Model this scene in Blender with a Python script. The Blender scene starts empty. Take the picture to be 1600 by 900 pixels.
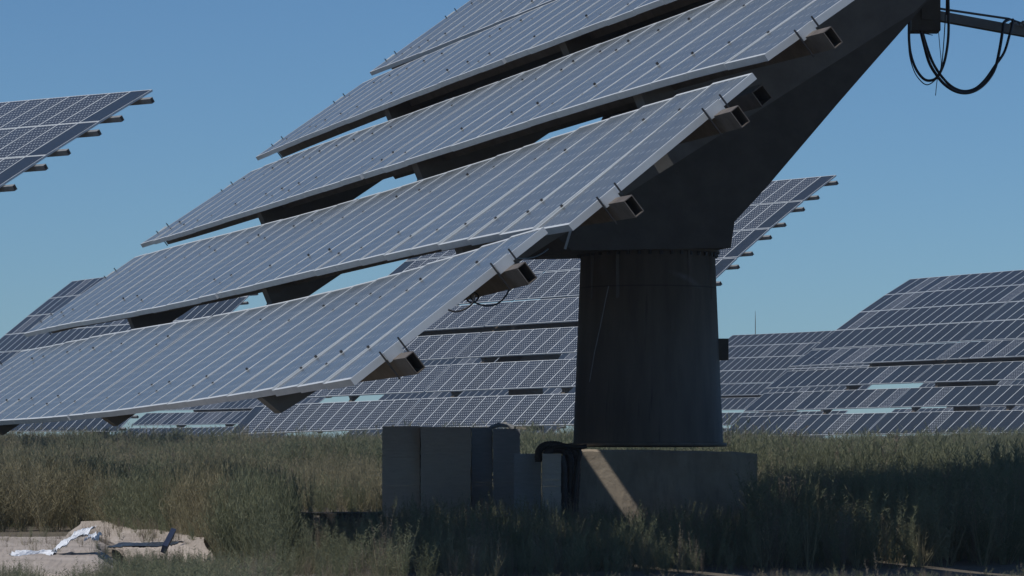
import bpy, math, random
import numpy as np
from mathutils import Matrix, Vector
from mathutils.bvhtree import BVHTree
R_ = random.Random(7)
rng = np.random.default_rng(11)
CAMZ = 0.65
F = 6435.3
scn = bpy.context.scene
col = scn.collection

# ------------------------------------------------------------------ materials
def mat(name):
    m = bpy.data.materials.new(name); m.use_nodes = True
    nt = m.node_tree; b = nt.nodes['Principled BSDF']
    return m, nt, b
def N(nt, t, **kw):
    n = nt.nodes.new(t)
    for k, v in kw.items():
        setattr(n, k, v)
    return n
def math_(nt, op, a, b=None, c=None):
    n = nt.nodes.new('ShaderNodeMath'); n.operation = op
    for i, s in enumerate((a, b, c)):
        if s is None: continue
        if isinstance(s, (int, float)): n.inputs[i].default_value = s
        else: nt.links.new(s, n.inputs[i])
    return n.outputs[0]
def mixc(nt, fac, a, b):
    n = nt.nodes.new('ShaderNodeMix'); n.data_type = 'RGBA'
    if isinstance(fac, (int, float)): n.inputs[0].default_value = fac
    else: nt.links.new(fac, n.inputs[0])
    for i, s in ((6, a), (7, b)):
        if isinstance(s, tuple): n.inputs[i].default_value = (*s, 1)
        else: nt.links.new(s, n.inputs[i])
    return n.outputs[2]
def noise(nt, scale, detail=4, coord='Object', rough=.6, stretch=None):
    tc = N(nt, 'ShaderNodeTexCoord'); n = N(nt, 'ShaderNodeTexNoise')
    n.inputs['Scale'].default_value = scale; n.inputs['Detail'].default_value = detail
    n.inputs['Roughness'].default_value = rough
    src = tc.outputs[coord]
    if stretch:
        mp = N(nt, 'ShaderNodeMapping'); mp.inputs['Scale'].default_value = stretch
        nt.links.new(src, mp.inputs[0]); src = mp.outputs[0]
    nt.links.new(src, n.inputs['Vector'])
    return n.outputs['Fac']
def ramp(nt, fac, stops):
    r = N(nt, 'ShaderNodeValToRGB'); e = r.color_ramp.elements
    while len(e) < len(stops): e.new(.5)
    for i, (p, c) in enumerate(stops):
        e[i].position = p; e[i].color = (*c, 1)
    nt.links.new(fac, r.inputs[0]); return r.outputs[0]
def simple(name, c1, c2, scale=6, rough=.6, metal=0, bump=0, stretch=None, lo=.35, hi=.7):
    m, nt, b = mat(name)
    f = noise(nt, scale, 5, stretch=stretch)
    nt.links.new(ramp(nt, f, [(lo, c1), (hi, c2)]), b.inputs['Base Color'])
    b.inputs['Roughness'].default_value = rough; b.inputs['Metallic'].default_value = metal
    if bump:
        bp = N(nt, 'ShaderNodeBump'); bp.inputs['Strength'].default_value = bump; bp.inputs['Distance'].default_value = .02
        nt.links.new(noise(nt, scale*4, 6), bp.inputs['Height']); nt.links.new(bp.outputs[0], b.inputs['Normal'])
    return m

def cell_material(name, dots, base, dust, line=None):
    m, nt, b = mat(name)
    uv = N(nt, 'ShaderNodeUVMap'); uv.uv_map = 'cells'
    sp = N(nt, 'ShaderNodeSeparateXYZ'); nt.links.new(uv.outputs[0], sp.inputs[0])
    d = []
    for ax in (0, 1):
        fr = math_(nt, 'FRACT', sp.outputs[ax])
        d.append(math_(nt, 'SUBTRACT', .5, math_(nt, 'ABSOLUTE', math_(nt, 'SUBTRACT', fr, .5))))
    oi = N(nt, 'ShaderNodeObjectInfo')
    tone = math_(nt, 'MULTIPLY_ADD', oi.outputs['Random'], .5, .75)
    bc = N(nt, 'ShaderNodeMix'); bc.data_type = 'RGBA'; bc.blend_type = 'MULTIPLY'
    bc.inputs[0].default_value = 1; bc.inputs[6].default_value = (*base, 1)
    cb = N(nt, 'ShaderNodeCombineXYZ')
    for i in range(3): nt.links.new(tone, cb.inputs[i])
    nt.links.new(cb.outputs[0], bc.inputs[7])
    c = bc.outputs[2]
    lines = math_(nt, 'LESS_THAN', math_(nt, 'MINIMUM', d[0], d[1]), .014)
    c = mixc(nt, math_(nt, 'MULTIPLY', lines, line if line is not None else (.45 if dots else .12)), c, (.42, .45, .48))
    if dots:
        dm = math_(nt, 'LESS_THAN', math_(nt, 'ADD', d[0], d[1]), .20)
        c = mixc(nt, math_(nt, 'MULTIPLY', dm, dots), c, (.62, .65, .68))
    # dust, a little uneven, with rain runs down the slope
    f = noise(nt, 2.2, 6, coord='Object', stretch=(1.6, .5, 1))
    dustf = math_(nt, 'MULTIPLY', ramp(nt, f, [(.3, (.55, .55, .55)), (.75, (1, 1, 1))]), dust)
    c = mixc(nt, dustf, c, (.385, .40, .365))
    sp_ = N(nt, 'ShaderNodeSeparateColor'); nt.links.new(ramp(nt, noise(nt, 17, 2), [(.80, (0, 0, 0)), (.82, (1, 1, 1))]), sp_.inputs[0])
    c = mixc(nt, math_(nt, 'MULTIPLY', sp_.outputs[0], .6), c, (.6, .6, .57))
    nt.links.new(c, b.inputs['Base Color'])
    b.inputs['Roughness'].default_value = .22
    b.inputs['IOR'].default_value = 1.5
    nt.links.new(math_(nt, 'MULTIPLY_ADD', f, .2, .14), b.inputs['Roughness'])
    return m
M_cell = cell_material('dotted_cells', .95, (.015, .022, .036), .12)
M_near = cell_material('dusty_cells', .22, (.028, .038, .050), .43, .08)
M_plain = cell_material('plain_cells', 0, (.010, .017, .026), .06)
M_alu = simple('aluminium_frame', (.58, .61, .62), (.69, .72, .73), 3, .5, .15)
M_back = simple('white_backsheet', (.30, .30, .29), (.36, .36, .35), 4, .6)
M_galv = simple('galvanised_steel', (.26, .26, .25), (.36, .355, .34), 9, .55, .4, .1)
M_purlin = simple('weathered_purlin_steel', (.12, .10, .082), (.19, .165, .14), 7, .6, .15, .1)
M_dark = simple('dark_painted_steel', (.078, .063, .048), (.115, .094, .072), 5, .6, 0, .1)
M_rib = simple('worn_painted_steel', (.11, .105, .096), (.16, .155, .14), 5, .6, 0, .1)
M_bolt = simple('black_bolt', (.02, .02, .022), (.04, .04, .042), 20, .5)
M_cable = simple('black_cable_rubber', (.012, .012, .014), (.02, .02, .022), 10, .5)
M_red = simple('red_brown_cable', (.12, .03, .02), (.16, .045, .03), 10, .5)

def column_mat():
    m, nt, b = mat('column_steel')
    f = noise(nt, 3, 6, stretch=(2, 2, .35)); g = noise(nt, 1.4, 5)
    c = ramp(nt, f, [(.3, (.13, .112, .092)), (.7, (.205, .178, .148))])
    s = ramp(nt, g, [(.66, (0, 0, 0)), (.78, (1, 1, 1))])
    sx = N(nt, 'ShaderNodeSeparateColor'); nt.links.new(s, sx.inputs[0])
    c = mixc(nt, math_(nt, 'MULTIPLY', sx.outputs[0], .35), c, (.22, .23, .25))
    r2 = noise(nt, 7, 4, stretch=(3, 3, .18))
    s2 = ramp(nt, r2, [(.62, (0, 0, 0)), (.75, (1, 1, 1))]); sy = N(nt, 'ShaderNodeSeparateColor'); nt.links.new(s2, sy.inputs[0])
    c = mixc(nt, math_(nt, 'MULTIPLY', sy.outputs[0], .5), c, (.035, .03, .025))
    # pale rubbed patch high on the right of the column, and weld seams
    tc = N(nt, 'ShaderNodeTexCoord')
    for (cx, cz, sx_, sz_, rot, amt) in ((.30, 2.36, .16, .035, -.35, .30), (.40, 2.30, .10, .03, -.5, .25), (-.42, 2.46, .05, .12, 0, .10)):
        mp = N(nt, 'ShaderNodeMapping'); mp.vector_type = 'TEXTURE'
        mp.inputs['Location'].default_value = (cx, -.56, cz); mp.inputs['Rotation'].default_value = (0, -rot, 0); mp.inputs['Scale'].default_value = (sx_, .6, sz_)
        nt.links.new(tc.outputs['Object'], mp.inputs[0])
        g_ = N(nt, 'ShaderNodeTexGradient'); g_.gradient_type = 'SPHERICAL'; nt.links.new(mp.outputs[0], g_.inputs[0])
        k_ = math_(nt, 'MULTIPLY', math_(nt, 'MULTIPLY', g_.outputs['Fac'], noise(nt, 22, 4)), amt*2.4)
        c = mixc(nt, k_, c, (.34, .36, .38))
    sz = N(nt, 'ShaderNodeSeparateXYZ'); nt.links.new(tc.outputs['Object'], sz.inputs[0])
    for zz in (2.28,):
        ln = math_(nt, 'LESS_THAN', math_(nt, 'ABSOLUTE', math_(nt, 'SUBTRACT', sz.outputs[2], zz)), .006)
        c = mixc(nt, math_(nt, 'MULTIPLY', ln, .45), c, (.05, .045, .04))
    nt.links.new(c, b.inputs['Base Color']); b.inputs['Roughness'].default_value = .7; b.inputs['Specular IOR Level'].default_value = .3
    return m
M_col = column_mat()
def concrete():
    m, nt, b = mat('cast_concrete')
    f = noise(nt, 2.5, 8); g = noise(nt, 14, 5, stretch=(1, 1, .25))
    c = ramp(nt, f, [(.3, (.275, .23, .178)), (.7, (.43, .365, .285))])
    s = N(nt, 'ShaderNodeSeparateColor'); nt.links.new(ramp(nt, g, [(.5, (0, 0, 0)), (.8, (1, 1, 1))]), s.inputs[0])
    c = mixc(nt, math_(nt, 'MULTIPLY', s.outputs[0], .6), c, (.13, .12, .11))
    nt.links.new(c, b.inputs['Base Color']); b.inputs['Roughness'].default_value = .9
    bp = N(nt, 'ShaderNodeBump'); bp.inputs['Strength'].default_value = .5; bp.inputs['Distance'].default_value = .02
    nt.links.new(noise(nt, 12, 8), bp.inputs['Height']); nt.links.new(bp.outputs[0], b.inputs['Normal'])
    return m
M_conc = concrete()

# ------------------------------------------------------------------ mesh helper
class MB:
    def __init__(s): s.v = []; s.f = []; s.m = []; s.uv = []
    def add(s, vs, fs, mi=0, uvs=None):
        o = len(s.v); s.v += [tuple(map(float, v)) for v in vs]
        for i, f in enumerate(fs):
            s.f.append(tuple(o+k for k in f)); s.m.append(mi)
            s.uv.append(uvs[i] if uvs else [(0, 0)]*len(f))
    def hexa(s, p, mi=0):     # p: 8 corners, bottom 4 ccw then top 4
        s.add(p, [(3, 2, 1, 0), (4, 5, 6, 7), (0, 1, 5, 4), (1, 2, 6, 5), (2, 3, 7, 6), (3, 0, 4, 7)], mi)
    def box(s, c, d, mi=0, rz=0):
        c = np.array(c, float); x, y, z = np.array(d)/2
        ca, sa = math.cos(rz), math.sin(rz)
        p = []
        for zz in (-z, z):
            for a, b in ((-x, -y), (x, -y), (x, y), (-x, y)):
                p.append((c[0]+a*ca-b*sa, c[1]+a*sa+b*ca, c[2]+zz))
        s.hexa(p, mi)
    def bar(s, a, b, w, h, up=(0, 0, 1), mi=0):
        a = np.array(a, float); b = np.array(b, float); d = (b-a)/np.linalg.norm(b-a)
        up = np.array(up, float); sd = np.cross(d, up); sd /= np.linalg.norm(sd); u2 = np.cross(sd, d)
        q = [(-1, -1), (1, -1), (1, 1), (-1, 1)]
        s.hexa([a+sd*w/2*i+u2*h/2*j for i, j in q]+[b+sd*w/2*i+u2*h/2*j for i, j in q], mi)
    def tube(s, pts, r, n=8, mi=0, caps=True):
        pts = [np.array(p, float) for p in pts]; rings = []
        ref = None
        for i, p in enumerate(pts):
            d = pts[min(i+1, len(pts)-1)]-pts[max(i-1, 0)]; d /= np.linalg.norm(d)
            if ref is None:
                ref = np.cross(d, (0.3, 1, .1)); 
            e1 = ref-d*np.dot(ref, d); e1 /= np.linalg.norm(e1); e2 = np.cross(d, e1); ref = e1
            rr = r[i] if hasattr(r, '__len__') else r
            rings.append([p+rr*(math.cos(2*math.pi*k/n)*e1+math.sin(2*math.pi*k/n)*e2) for k in range(n)])
        vs = [v for g in rings for v in g]; fs = []
        for i in range(len(pts)-1):
            for k in range(n):
                k2 = (k+1) % n; fs.append((i*n+k, i*n+k2, (i+1)*n+k2, (i+1)*n+k))
        if caps: fs += [tuple(range(n))[::-1], tuple((len(pts)-1)*n+k for k in range(n))]
        s.add(vs, fs, mi)
    def prism(s, poly, A, B, mi=0):      # poly: function-mapped 3D points on side A and side B
        n = len(poly); a = [A(q) for q in poly]; b = [B(q) for q in poly]
        s.add(a+b, [tuple(range(n)), tuple(range(2*n-1, n-1, -1))]+[(i, i+n, (i+1) % n+n, (i+1) % n) for i in range(n)], mi)
    def lathe(s, c, prof, n=48, mi=0):
        c = np.array(c, float)
        vs = [(c[0]+r*math.cos(2*math.pi*k/n), c[1]+r*math.sin(2*math.pi*k/n), c[2]+z) for r, z in prof for k in range(n)]
        fs = []
        for i in range(len(prof)-1):
            for k in range(n):
                k2 = (k+1) % n; fs.append((i*n+k, i*n+k2, (i+1)*n+k2, (i+1)*n+k))
        fs += [tuple(range(n))[::-1], tuple((len(prof)-1)*n+k for k in range(n))]
        s.add(vs, fs, mi)
    def mesh(s, name, mats, smooth=False, fix=True):
        me = bpy.data.meshes.new(name); me.from_pydata(s.v, [], s.f)
        for m in mats: me.materials.append(m)
        me.polygons.foreach_set('material_index', s.m)
        uvl = me.uv_layers.new(name='cells')
        uvl.data.foreach_set('uv', [c for u in s.uv for p in u for c in p])
        if smooth: me.polygons.foreach_set('use_smooth', [True]*len(s.f))
        me.update()
        if fix:
            import bmesh
            bm = bmesh.new(); bm.from_mesh(me); bmesh.ops.recalc_face_normals(bm, faces=bm.faces); bm.to_mesh(me); bm.free()
        return me
    def build(s, name, mats, parent=None, smooth=False, fix=True, angle=None):
        if not isinstance(mats, (list, tuple)): mats = [mats]
        if parent is not None and parent.type == 'EMPTY' or (parent is not None):
            loc = WLOC[parent.name]
        else:
            loc = Vector((0, 0, 0)) if not s.v else Vector(np.mean(np.array(s.v), axis=0).tolist())
            if s.v: loc.z = min(v[2] for v in s.v)
        s.v = [(v[0]-loc[0], v[1]-loc[1], v[2]-loc[2]) for v in s.v]
        me = s.mesh(name, mats, smooth, fix)
        o = bpy.data.objects.new(name, me); col.objects.link(o)
        if parent is not None: o.parent = parent; WLOC[o.name] = loc
        else: o.location = loc; WLOC[o.name] = loc
        return o
WLOC = {}
def empty(name, loc):
    o = bpy.data.objects.new(name, None); col.objects.link(o); o.location = loc; o.empty_display_size = .3
    WLOC[o.name] = Vector(loc); return o
def tag(o, label, cat=None, group=None, kind=None):
    if label: o['label'] = label
    if cat: o['category'] = cat
    if group: o['group'] = group
    if kind: o['kind'] = kind
    return o

# ------------------------------------------------------------------ ground height
def gz(x, y):
    y = np.asarray(y, float); x = np.asarray(x, float)
    z = np.interp(y, [-50, 17, 25, 33, 50, 60, 88, 136, 176, 203, 284, 600, 3000], [0, 0, .18, .22, .27, .43, .88, 1.58, 1.9, 2.05, 2.3, 2.6, 3.0])
    z2 = np.interp(y, [-50, 17, 24, 29, 34, 38, 50], [0, -.02, 0, .03, .15, .24, .27])
    z = np.where(y < 50, z2, z)
    return z + .015*np.sin(x*.9+1.3*np.sin(y*.31)) + .012*np.sin(y*.7+x*.23)
def W(px, py, D):      # world point at depth D under photo position px, py (level camera-relative)
    return np.array([(px-800)/F*D, D, (757.2-py)/F*D+CAMZ])

# ------------------------------------------------------------------ camera
cam = bpy.data.cameras.new('camera'); co = bpy.data.objects.new('camera', cam); col.objects.link(co)
cam.sensor_width = 36; cam.lens = 36*F/1600; cam.clip_start = .5; cam.clip_end = 8000
co.location = (0, 0, CAMZ); co.rotation_euler = (math.radians(90+2.733), 0, 0)
scn.camera = co
CP = np.array([0, 0, CAMZ]); PIT = math.radians(2.733)
def project(X):
    d = np.asarray(X)-CP
    yc = d[1]*math.cos(PIT)+d[2]*math.sin(PIT); zc = -d[1]*math.sin(PIT)+d[2]*math.cos(PIT)
    return 800+F*d[0]/yc, 450-F*zc/yc, yc

# ------------------------------------------------------------------ solar trackers
ML = 1.60; MW = .805; NH = 14; SEAM = .10; LU = 28*MW+SEAM
FT = .05; LIP = .022
def module_mesh(name, mcell):
    """one panel lying in its own xy plane, x across 0..0.8, y up the slope 0..1.6, glass at z=0"""
    b = MB(); w, l = MW-.005, ML
    o = [(0, 0), (w, 0), (w, l), (0, l)]; i = [(LIP, LIP), (w-LIP, LIP), (w-LIP, l-LIP), (LIP, l-LIP)]
    zt = .0; zg = -.003
    vs = [(x, y, zt) for x, y in o]+[(x, y, zt) for x, y in i]+[(x, y, zg) for x, y in i]+[(x, y, -FT) for x, y in o]
    b.add(vs, [(0, 1, 5, 4), (1, 2, 6, 5), (2, 3, 7, 6), (3, 0, 4, 7)], 0)
    b.add(vs, [(4, 5, 9, 8), (5, 6, 10, 9), (6, 7, 11, 10), (7, 4, 8, 11)], 0)
    b.add(vs, [(0, 12, 13, 1), (1, 13, 14, 2), (2, 14, 15, 3), (3, 15, 12, 0)], 0)
    iw, il = w-2*LIP, l-2*LIP
    b.add([(x, y, zg) for x, y in i], [(0, 1, 2, 3)], 1, [[(0, 0), (6, 0), (6, 12), (0, 12)]])
    b.add([(x, y, -FT+.012) for x, y in i], [(3, 2, 1, 0)], 2)
    return b.mesh(name, [M_alu, mcell, M_back], fix=False)
MOD = [module_mesh('solar_panel', M_cell), module_mesh('solar_panel', M_plain), module_mesh('solar_panel', M_near)]

GAPSHIFT = {1: .08, 2: .08, 3: .06, 4: -.08, 5: -.13, 6: -.13, 7: -.13}
class Surf:
    db = {}
    """the plane of one tracker's panels: u along the rows, v up the slope, w out of it"""
    def __init__(s, az, ti, p0, roll, P):
        U = np.array([math.sin(az), math.cos(az), 0]); H = np.array([math.cos(az), -math.sin(az), 0])
        V = H*math.cos(ti)+np.array([0, 0, math.sin(ti)]); Nn = np.cross(V, U); Nn /= np.linalg.norm(Nn)
        if Nn[2] < 0: Nn = -Nn
        c, sn = math.cos(roll), math.sin(roll)
        s.U, s.V, s.N = c*U+sn*V, c*V-sn*U, Nn
        s.P0 = np.array(p0)+[0, 0, CAMZ]; s.P = P
    def at(s, u, v, w): return s.P0+u*s.U+v*s.V+w*s.N
    def pt(s, k, fr, u, dw=0):      # fr 0..1 up row k
        w = s.w(k, 0, u)*(1-fr)+s.w(k, 1, u)*fr
        d = s.db.get(k, 0)
        return s.at(u, k*s.P+d+fr*(ML-d), w+dw)

# bent rows of the near tracker: offsets out of the plane, measured every few metres
_e = {('t', 4): [(21.3, -.07), (18.22, -.07), (13.58, -.1), (9.42, -.11), (7.11, -.1), (5.9, -.1), (4.26, -.09), (2.61, -.03), (1.78, -.0), (.85, .03), (0, .04)],
      ('t', 3): [(22.4, -.01), (18.96, -.04), (15.85, -.06), (12.5, -.1), (10.45, -.1), (8.05, -.08), (5.99, -.07), (4.34, -.06), (2.7, -.04), (.99, -.01), (.04, -.02)],
      ('t', 2): [(22.69, -.06), (20.79, -.04), (18.17, -.04), (17.02, -.03), (13.87, -.05), (11.68, -.05), (10.91, -.04), (8.51, -.05), (6.7, -.03), (4.99, -.02), (2.5, -.045), (0, -.07)],
      ('t', 1): [(22.81, -.04), (18, -.02), (14.31, .0), (7, .0), (0, -.02)],
      ('b', 4): [(22.5, .07), (19, .045), (15.37, .02), (12.79, -.01), (11.54, -.02), (9.67, -.01), (7.21, .01), (5.37, .01), (3.22, .03), (1.58, .04), (.01, .05)],
      ('b', 3): [(22.31, .08), (19.97, .07), (17.61, .06), (13.73, .03), (9.56, .02), (7.64, .04), (6.22, .04), (4.77, .04), (2.93, .02), (1.74, -.01), (1.31, -.02), (.2, -.04)],
      ('b', 2): [(22.19, .07), (20.36, .055), (15.97, .065), (13.93, .07), (11.53, .055), (8.59, .075), (6.08, .07), (3.97, .07), (2.37, .07), (1.38, .05), (-.07, .015)],
      ('b', 1): [(22.63, .04), (19.72, .08), (15.96, .1), (13.36, .09), (11.02, .09), (6.54, .1), (0, .09)],
      ('b', 0): [(23.08, .02), (17.95, -.02), (14.78, -.02), (8, .0), (0, .02)]}
_fit = {}
for k_, pts in _e.items():
    a = np.array(pts); _fit[k_] = np.polynomial.Polynomial.fit(a[:, 0], a[:, 1], 5 if len(pts) > 8 else 3)
class MainSurf(Surf):
    db = {5: -.13, 6: -.13, 7: -.13}
    def w(s, k, top, u):
        q = _fit.get(('t' if top else 'b', 4-k))
        uc = min(max(u, -.0), LU)
        if q is not None: return float(q(uc))
        base = -.05 if top else .04
        return base-.006*max(0, k*s.P+(ML if top else 0)-8)**2
class FarSurf(Surf):
    db = GAPSHIFT
    def __init__(s, q):
        super().__init__(q[0], q[1], q[2:5], q[5], q[11]); s.q = q
    def w(s, k, top, u):
        q = s.q; v = k*s.P+(ML if top else 0); vm = 4*s.P
        return (q[8] if top else (q[9] if k < 4 else q[8]+.015))+q[6]*((u-LU/2)**2)/100+q[7]*((v-vm)**2)/40+q[10]*(u-LU/2)*(v-vm)/60

def mod_u(i): return i*MW+(SEAM if i >= NH else 0)
def mod_matrix(S, k, i, root):
    u0 = mod_u(i)+.0025; u1 = u0+MW-.005
    a, b_ = S.pt(k, 0, u0), S.pt(k, 0, u1); c, d = S.pt(k, 1, u0), S.pt(k, 1, u1)
    # x axis must make z = outward normal: rows run away, so x = -U direction started at u1
    bl, br, tl, tr = b_, a, d, c
    x = ((br-bl)+(tr-tl))/2; y = ((tl-bl)+(tr-br))/2
    jit = R_.uniform(-.003, .003)
    z = np.cross(x, y); z /= np.linalg.norm(z)
    yl = np.linalg.norm(y); y = y/yl; x = x-y*np.dot(x, y); x /= np.linalg.norm(x)
    o = (bl+br+tl+tr)/4-x*(MW-.005)/2-y*yl/2+z*jit
    m = Matrix(((x[0], y[0], z[0], o[0]), (x[1], y[1], z[1], o[1]), (x[2], y[2], z[2], o[2]), (0, 0, 0, 1)))
    return Matrix.Translation(-WLOC[root.name]) @ m @ Matrix.Diagonal((1, yl/ML, 1, 1))

NR = 8
def hollow(b, S, k, fr, u0, u1, w, h, top, mi=0, step=1.6):
    """rectangular hollow purlin following row k"""
    n = max(2, int((u1-u0)/step)+1); us = np.linspace(u0, u1, n)
    def sect(u, t):
        c = S.pt(k, fr, u); r = []
        for a, bb in ((-1, 0), (1, 0), (1, 1), (-1, 1)):
            r.append(c+S.V*(a*(w/2-t))-S.N*(top+(t if bb == 0 else h-t)))
        return r
    for t in (0, .006):
        vs = [p for u in us for p in sect(u, t)]; fs = []
        for i in range(n-1):
            for j in range(4):
                j2 = (j+1) % 4; f = (i*4+j, i*4+j2, (i+1)*4+j2, (i+1)*4+j); fs.append(f)
        b.add(vs, fs, mi)
    for u in (u0, u1):
        vs = sect(u, 0)+sect(u, .006); b.add(vs, [(j, (j+1) % 4, (j+1) % 4+4, j+4) for j in range(4)], mi)

blockers = []
def tracker(name, S, label, cat_group, colu, colh, zbase, near=False, plain=0.0, blank_ends=True, bvh=None, colr=.6):
    U, V, Nn = S.U, S.V, S.N
    Hh = np.array([V[0], V[1], 0]); Hh /= np.linalg.norm(Hh)
    cpos = S.P0+colu*U+colh*Hh; cpos[2] = zbase
    root = empty('solar_tracker', (cpos[0], cpos[1], zbase))
    tag(root, label, 'solar tracker', cat_group)
    # --- panels: every panel of its own up to 100 (largest in the picture first), the rest one part
    cand = []
    for k in range(NR):
        for i in range(28):
            X = S.pt(k, .5, mod_u(i)+MW/2); px, py, D = project(X)
            vis = -30 < px < 1630 and -30 < py < 930
            if vis and bvh is not None:
                d = Vector((X-CP).tolist()); L = d.length
                vis = bvh.ray_cast(Vector(CP.tolist()), d.normalized(), L-1)[0] is None
            cand.append(((0 if vis else 1), D, k, i))
    cand.sort(); rest = MB()
    for n_, (hid, D, k, i) in enumerate(cand):
        pl = (blank_ends and i in (0, 27)) or R_.random() < plain
        M = mod_matrix(S, k, i, root)
        if n_ < 100:
            o = bpy.data.objects.new('solar_panel', MOD[2 if near else (1 if pl else 0)]); col.objects.link(o)
            o.parent = root; o.matrix_local = M
        else:
            me = MOD[1 if pl else 0]; o0 = len(rest.v)
            rest.v += [tuple(M @ v.co) for v in me.vertices]
            uvd = me.uv_layers[0].data
            for p in me.polygons:
                rest.f.append(tuple(o0+q for q in p.vertices))
                rest.m.append({0: 0, 1: 2 if pl else 1, 2: 3}[p.material_index])
                rest.uv.append([tuple(uvd[l].uv) for l in p.loop_indices])
    me = rest.mesh('solar_panel', [M_alu, M_near if near else M_cell, M_plain, M_back], fix=False)
    o = bpy.data.objects.new('solar_panel', me); col.objects.link(o); o.parent = root; o['kind'] = 'stuff'
    # --- purlins, each with its clamps and bolts
    for k in range(NR):
        for fr in (.2, .775):
            b = MB()
            pw, ph = (.07, .13) if near else (.09, .13)
            hollow(b, S, k, fr, -.36, LU+.12, pw, ph, FT+.012, 0, 1.6 if near else 5)
            # end bracket wrapping the frame edge
            for u in ((-.02, LU+.005) if near else ()):
                c = S.pt(k, fr, u)
                b.bar(c+V*.0-Nn*(FT+.02)+U*.0, c+Nn*.006, .115, .02, up=U, mi=1)
                for s_ in (-1, 1):
                    b.bar(c+V*.075*s_-Nn*.19-U*.03, c+V*.075*s_+Nn*.03-U*.03, .010, .010, up=U, mi=2)
            if near:
                for i in range(1, 28):
                    u = mod_u(i)
                    for s_ in (-.05, .05):
                        if R_.random() < .4: continue
                        c = S.pt(k, fr, u)+V*s_*1.3+U*R_.uniform(-.01, .01)
                        b.bar(c-Nn*.05, c+Nn*R_.uniform(.005, .016), .016, .016, up=U, mi=2)
            b.build('purlin', [M_purlin if near else M_galv, M_alu, M_bolt], root)
    # --- tapered ribs up the slope
    for u in (3.05, 9.7, 16.35):
        b = MB(); vt = NR*S.P-.1
        def prof(v):
            vm = 6.3
            if near and u < 4: return .19+.108*v if v < 5.6 else max(.19, .795-.10*(v-5.6))
            return .19+.072*v if v < vm else max(.19, .19+.072*vm-.06*(v-vm))
        def wavg(v):
            k = max(0, min(NR-1, int(v/S.P))); return .5*(S.w(k, 0, u)+S.w(k, 1, u)) if not near else 0
        top = []
        for k in range(NR):
            va, vb_ = k*S.P+S.db.get(k, 0), k*S.P+ML
            if k == 0: va = -.06
            if top and va+.03 <= top[-1][0]: va = top[-1][0]-.02
            top += ([(va+.03, S.w(k, 0, u)-.21)] if k else [])+[(va+.07, S.w(k, 0, u)-FT-.012), (vb_-.07, S.w(k, 1, u)-FT-.012), (vb_-.03, S.w(k, 1, u)-.20)]
        bot = [(v, wavg(v)-prof(v)) for v in (.05, 2, 4, 5.6, 6.3, 9, 12, top[-1][0])]
        poly = top+bot[::-1]
        b.prism(poly, lambda q: S.at(u-.10, *q), lambda q: S.at(u+.10, *q))
        b.build('rib', M_rib if near and u < 4 else M_dark, root)
    # --- torque tube along the rows
    b = MB(); c0, c1 = S.at(5.2, 5.5, -.46), S.at(16.9, 5.5, -.46)
    if not near: c0 = c0-Nn*.1; c1 = c1-Nn*.1
    b.bar(c0, c1, .9, .42, up=Nn); b.build('torque_tube', M_dark, root)
    if near:
        b = MB(); b.bar(S.at(2.9, 6.87, -.30), S.at(16.6, 6.87, -.30), .34, .12, up=Nn); b.build('light_blocker', M_dark, root)  # added strip under a row gap, keeps sun bands off the head arm
        b = MB(); b.bar(S.at(2.7, 5.15, -.25), S.at(5.2, 5.15, -.25), .30, .05, up=Nn); b.build('light_blocker', M_dark, root)  # added too: stops sun through the gap lighting the near rib
    # --- head arm carried by the column
    b = MB()
    ua, ub = (9.25, 10.75)
    poly = [(4.05, -1.14), (4.10, -1.42), (5.28, -2.29), (5.45, -2.13), (5.88, -2.07), (6.87, -1.89), (7.22, -1.83), (8.13, -1.68),
            (9.2, -1.45), (9.2, -.7), (6.5, -.64), (5.7, -.72), (5.2, -1.0)]
    b.prism(poly, lambda q: S.at(ua, *q), lambda q: S.at(ub, *q))
    hd = b.build('head_arm', M_dark, root)
    if near:
        b = MB()
        e0, e1 = S.at(ua-.01, 4.075, -1.20), S.at(ua-.01, 4.13, -1.43)
        a0, a1 = W(894, 352, e0[1]-.05), W(883, 389, e0[1]-.05)
        b.bar(a0, a1, .022, .012, up=(0, 1, 0)); b.build('edge_plate', M_alu, hd)
    # --- column and footing
    ztop = (S.at(ua, 4.7, -1.86))[2] if not near else 2.112+CAMZ
    fh = .339+CAMZ-zbase if near else 1.0
    b = MB(); H_ = ztop-zbase-fh
    b.lathe((cpos[0], cpos[1], zbase+fh), [(colr*1.17, 0), (colr*1.17, .03), (colr*1.115, .035), (colr*1.0, H_-.05), (colr*1.07, H_-.05), (colr*1.07, H_)], 64)
    cl = b.build('column', M_col, root, smooth=False)
    for p in cl.data.polygons: p.use_smooth = len(p.vertices) == 4 and abs(p.normal.z) < .3
    return root, cpos, cl

# near tracker
TI = .6669
main = MainSurf(-.2678, TI, (-.9866, 25.9135, .6216), 0, 1.7405)
mz = float(gz(1.2, 36.8))
trk, cpos, colobj = tracker('m', main, 'huge tilted solar tracker in the foreground on a dark steel column', 'solar trackers tilted towards the sun',
                   9.9, 5.0, mz-.1, near=True, plain=0, blank_ends=False)
# junction box and pale scratch on the column, modelled as a thin tube
b = MB(); b.box((*W(1128, 546, 36.8)[:2], W(1128, 562, 36.8)[2]+.09), (.11, .2, .19)); b.build('junction_box', M_dark, trk)
b = MB()
pts = [W(951, 447, 36.22), W(946, 470, 36.21), W(938, 510, 36.2), (W(929, 550, 36.19)), W(921, 597, 36.17)]
b.tube([p for p in pts], .004, 5); b.build('wire', M_galv, trk)
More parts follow.
